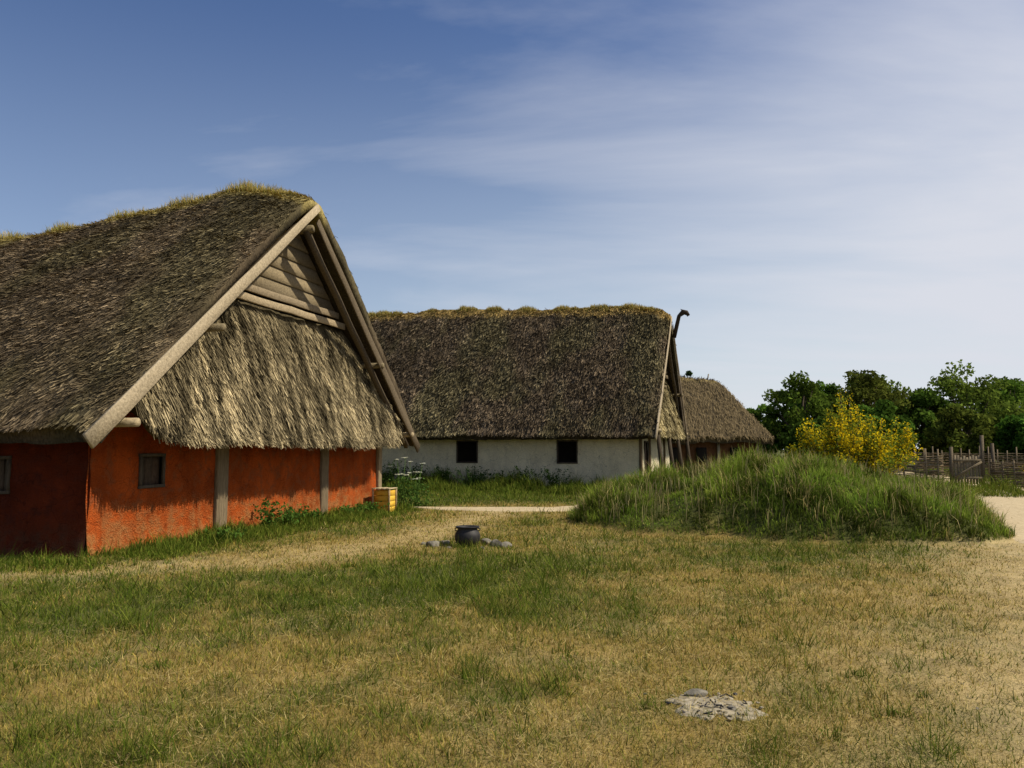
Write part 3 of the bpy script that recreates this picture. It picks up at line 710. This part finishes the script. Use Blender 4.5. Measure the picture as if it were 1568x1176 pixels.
# ------------------------------------------------------------ stones / cauldron / fire pit / crate
def stone(name,x,y,z,sx,sy,sz,mat=None,parent=None,rot=0,seed=0):
    bpy.ops.mesh.primitive_ico_sphere_add(subdivisions=3,radius=1)
    o=bpy.context.object;o.name=name;me=o.data
    r=np.random.default_rng(seed);pl=r.normal(size=(9,3));pl/=np.linalg.norm(pl,axis=1)[:,None];dd=r.uniform(.55,.9,9)
    for v in me.vertices:
        c=np.array(v.co)
        for p_,d_ in zip(pl,dd):
            k=c@p_
            if k>d_: c=c-p_*(k-d_)*.9
        v.co=c*np.array([sx,sy,sz])
    me.materials.append(mat or M_stone)
    for c in list(o.users_collection): c.objects.unlink(o)
    link(o,None); o.location=(x,y,z);o.rotation_euler=(0,0,rot)
    if parent is not None:
        o.parent=parent;o.matrix_parent_inverse=Matrix.Translation(-Vector(parent.location))
    return o
cx,cy=-.76,13.55;cz=float(hgt(cx,cy))-.02
E=empty("iron_cauldron",(cx,cy,cz));A=Acc()
prof=[(0,.02),(.10,.025),(.17,.06),(.21,.13),(.22,.20),(.205,.26),(.175,.30),(.165,.32),(.175,.34),(.205,.355),(.208,.367),(.195,.37),(.16,.34),(.15,.315),(.17,.27),(.19,.2),(.15,.08),(0,.05)]
k=36;V=[];
for r,z in prof:
    for j in range(k): V.append([cx+r*math.cos(j*2*math.pi/k),cy+r*math.sin(j*2*math.pi/k),cz+z])
Q=[[i*k+j,i*k+(j+1)%k,(i+1)*k+(j+1)%k,(i+1)*k+j] for i in range(len(prof)-1) for j in range(k)]
A.add(V,Q);A.make("pot_body",M_iron,E,True,False)
A=Acc()
for an in (.5,2.6,4.7): A.tube([[cx+.12*math.cos(an),cy+.12*math.sin(an),cz+.07],[cx+.15*math.cos(an),cy+.15*math.sin(an),cz-.04]],[.025,.018],8)
for sg in (-1,1):
    A.tube([[cx+sg*(.17+.045*math.sin(t)),cy,cz+.28+.07*(t/math.pi)] for t in np.linspace(0,math.pi,8)],.010,6)
A.tube([[cx+.21*math.cos(t),cy-.02-.10*math.sin(t),cz+.33+.02*math.sin(t)] for t in np.linspace(0,math.pi,14)],.007,6)
A.make("legs_and_handles",M_iron,E,True,False)
E=empty("hearth_stones",(cx,cy,cz))
for i,(dx,dy,s) in enumerate([(-.58,-.05,.13),(-.40,.25,.11),(.50,.15,.12),(.66,.0,.10),(.3,.4,.11),(-.15,.42,.10),(-.76,.2,.08),(.26,-.22,.05),(-.3,-.28,.06)]):
    stone("hearth_stone",cx+dx,cy+dy,cz+s*.35,s*1.1,s,s*.75,None,E,i*1.3,i+3)
fx,fy=1.27,5.1
def ashsheet():
    nr,na=16,72;V=[];
    for i in range(nr):
        r=i/(nr-1)
        for j in range(na):
            an=j*2*math.pi/na; R=(.25*(1+.7*(float(fbm(math.cos(an)*2.2+9,math.sin(an)*2.2+4,4))-.5)*2))*r
            x=fx+math.cos(an)*R;y=fy+math.sin(an)*R*.9
            V.append([x,y,float(hgt(x,y))+.008+.009*(1-r*r)*float(fbm(x*22,y*22,3))*2-.014*(r>.97)])
    Q=[[i*na+j,i*na+(j+1)%na,(i+1)*na+(j+1)%na,(i+1)*na+j] for i in range(nr-1) for j in range(na)]
    return V,Q
E=empty("fire_pit",(fx,fy,0))
V,Q=ashsheet();A=Acc();A.add(V,Q);A.make("ash_patch",M_ash,E,True,False)
hz=float(hgt(fx,fy))
stone("flat_stone",fx-.06,fy+.20,hz+.025,.085,.06,.026,None,E,.2,21)
stone("flat_stone",fx+.02,fy-.02,hz+.015,.05,.035,.016,M_ash,E,.8,22)
stone("flat_stone",fx+.10,fy-.07,hz+.015,.04,.03,.016,None,E,1.9,23)
for i in range(46):
    an=rng.random()*6.28;r=.30*rng.random()**.6;s=rng.uniform(.004,.016)
    stone("pebble",fx+math.cos(an)*r,fy+math.sin(an)*r,hz+.015,s*1.3,s,s*.6,M_ash if i%4 else M_iron,E,an,50+i)
A=Acc()
for i in range(26):
    an=rng.random()*6.28;r=.25*rng.random();p=np.array([fx+math.cos(an)*r,fy+math.sin(an)*r,hz+.025]);d=rng.normal(0,1,2);d/=np.hypot(*d);l=rng.uniform(.02,.07)
    A.tube([p,p+np.array([d[0]*l,d[1]*l,.004])],rng.uniform(.003,.006),5)
A.make("charred_twigs",M_iron,E,False,False)
E=empty("loose_stones",(0,8,0))
for i in range(18):
    y=rng.uniform(4.3,16);x=rng.uniform(-.1,.7)*y;s=rng.uniform(.006,.013)
    stone("loose_stone",x,y,float(hgt(x,y))+.008,s*1.4,s,s*.7,None,E,i,200+i)
bx=pp1(-.5,4.45,0);E=empty("yellow_wooden_crate",tuple(bx));zg=float(hgt(bx[0],bx[1]))
u3=np.array([U1[0],U1[1],0]);v3=np.array([V1[0],V1[1],0]);A=Acc();B=Acc()
for i in range(4):
    z=zg+.08+i*.145
    for sg in (-1,1):
        A.beam(bx+u3*.20*sg-v3*.20+[0,0,z],bx+u3*.20*sg+v3*.20+[0,0,z],.025,.135,(0,0,1),.002,3)
        A.beam(bx-v3*.215*sg-u3*.18+[0,0,z],bx-v3*.215*sg+u3*.18+[0,0,z],.025,.135,(0,0,1),.002,3)
A.make("crate_sides",M_yellow,E,False,False)
for i in range(4):
    B.beam(bx-v3*(.20-.135*i)-u3*.25+[0,0,zg+.63],bx-v3*(.20-.135*i)+u3*.25+[0,0,zg+.63],.12,.03,(0,0,1),.002,3,(1.6,1.5,1.2))
for sg in (-1,1):
    for s2 in (-1,1): B.beam(bx+u3*.225*sg+v3*.235*s2+[0,0,zg],bx+u3*.225*sg+v3*.235*s2+[0,0,zg+.61],.045,.045,(1,0,0),.001,3,(1.3,1.1,.8))
B.make("crate_lid_and_legs",M_wood,E)
# ------------------------------------------------------------ light, sky, camera
EL=48.5
sun_dir=Vector((math.cos(math.radians(EL))*.995,-math.cos(math.radians(EL))*.08,math.sin(math.radians(EL)))).normalized()
sl=bpy.data.lights.new("sun","SUN");sl.energy=5.0;sl.angle=math.radians(.5);sl.color=(1,.91,.74)
so=bpy.data.objects.new("sun",sl);so.rotation_euler=sun_dir.to_track_quat('Z','Y').to_euler();so.location=(20,0,30);scene.collection.objects.link(so)
w=bpy.data.worlds.new("World");scene.world=w;w.use_nodes=True;nt=w.node_tree
for n_ in list(nt.nodes): nt.nodes.remove(n_)
out=nt.nodes.new("ShaderNodeOutputWorld");bg=nt.nodes.new("ShaderNodeBackground");bg.inputs[1].default_value=.085
sky=nt.nodes.new("ShaderNodeTexSky");sky.sky_type='NISHITA';sky.sun_disc=False;sky.sun_elevation=math.radians(EL);sky.sun_rotation=math.radians(94.6);sky.air_density=1.0;sky.dust_density=.8;sky.ozone_density=1.3
tc=N(nt,"ShaderNodeTexCoord");sp=N(nt,"ShaderNodeSeparateXYZ");nt.links.new(tc.outputs["Generated"],sp.inputs[0])
def mth(op,a,b=None):
    m=N(nt,"ShaderNodeMath",operation=op)
    for i,v in enumerate((a,b)):
        if v is None: continue
        if isinstance(v,(int,float)): m.inputs[i].default_value=v
        else: nt.links.new(v,m.inputs[i])
    return m.outputs[0]
def mrange(v,a,b,c,d):
    xr=N(nt,"ShaderNodeMapRange");xr.inputs["From Min"].default_value=a;xr.inputs["From Max"].default_value=b;xr.inputs["To Min"].default_value=c;xr.inputs["To Max"].default_value=d;nt.links.new(v,xr.inputs["Value"]);return xr.outputs[0]
zz=mth('ADD',mth('MAXIMUM',sp.outputs[2],0.),.16)
cb=N(nt,"ShaderNodeCombineXYZ");nt.links.new(mth('DIVIDE',sp.outputs[0],zz),cb.inputs[0]);nt.links.new(mth('DIVIDE',sp.outputs[1],zz),cb.inputs[1])
mp=N(nt,"ShaderNodeMapping");mp.inputs["Rotation"].default_value=(0,0,.75);mp.inputs["Scale"].default_value=(.45,1.1,1);nt.links.new(cb.outputs[0],mp.inputs[0])
nz=N(nt,"ShaderNodeTexNoise");nz.inputs["Scale"].default_value=1.25;nz.inputs["Detail"].default_value=9;nz.inputs["Roughness"].default_value=.55;nz.inputs["Distortion"].default_value=.3;nt.links.new(mp.outputs[0],nz.inputs["Vector"])
xo=mrange(sp.outputs[0],-.45,.5,-.20,.32)
cf=ramp(nt,mth('ADD',nz.outputs["Fac"],xo),[(.44,0),(.90,.9)])
skyc=mix(nt,1.,sky.outputs[0],(.84,.96,1.22),'MULTIPLY')
hz_=mth('MULTIPLY',mth('POWER',mrange(sp.outputs[2],0,.50,1,0),1.35),mrange(sp.outputs[0],-.5,.45,.45,1.08))
c=mix(nt,hz_,skyc,(8.3,9.3,9.6))
c=mix(nt,cf,c,(8.4,8.6,9.4))
nt.links.new(c,bg.inputs[0]);nt.links.new(bg.outputs[0],out.inputs[0])
cam=bpy.data.cameras.new("camera");cam.sensor_width=36;cam.lens=27.55;cam.clip_end=6000;cam.clip_start=.05
co=bpy.data.objects.new("camera",cam);co.location=(0,0,1.65);co.rotation_euler=(math.radians(90+4.75),0,0);scene.collection.objects.link(co);scene.camera=co
scene.view_settings.view_transform='Standard';scene.view_settings.look='None';scene.view_settings.exposure=0
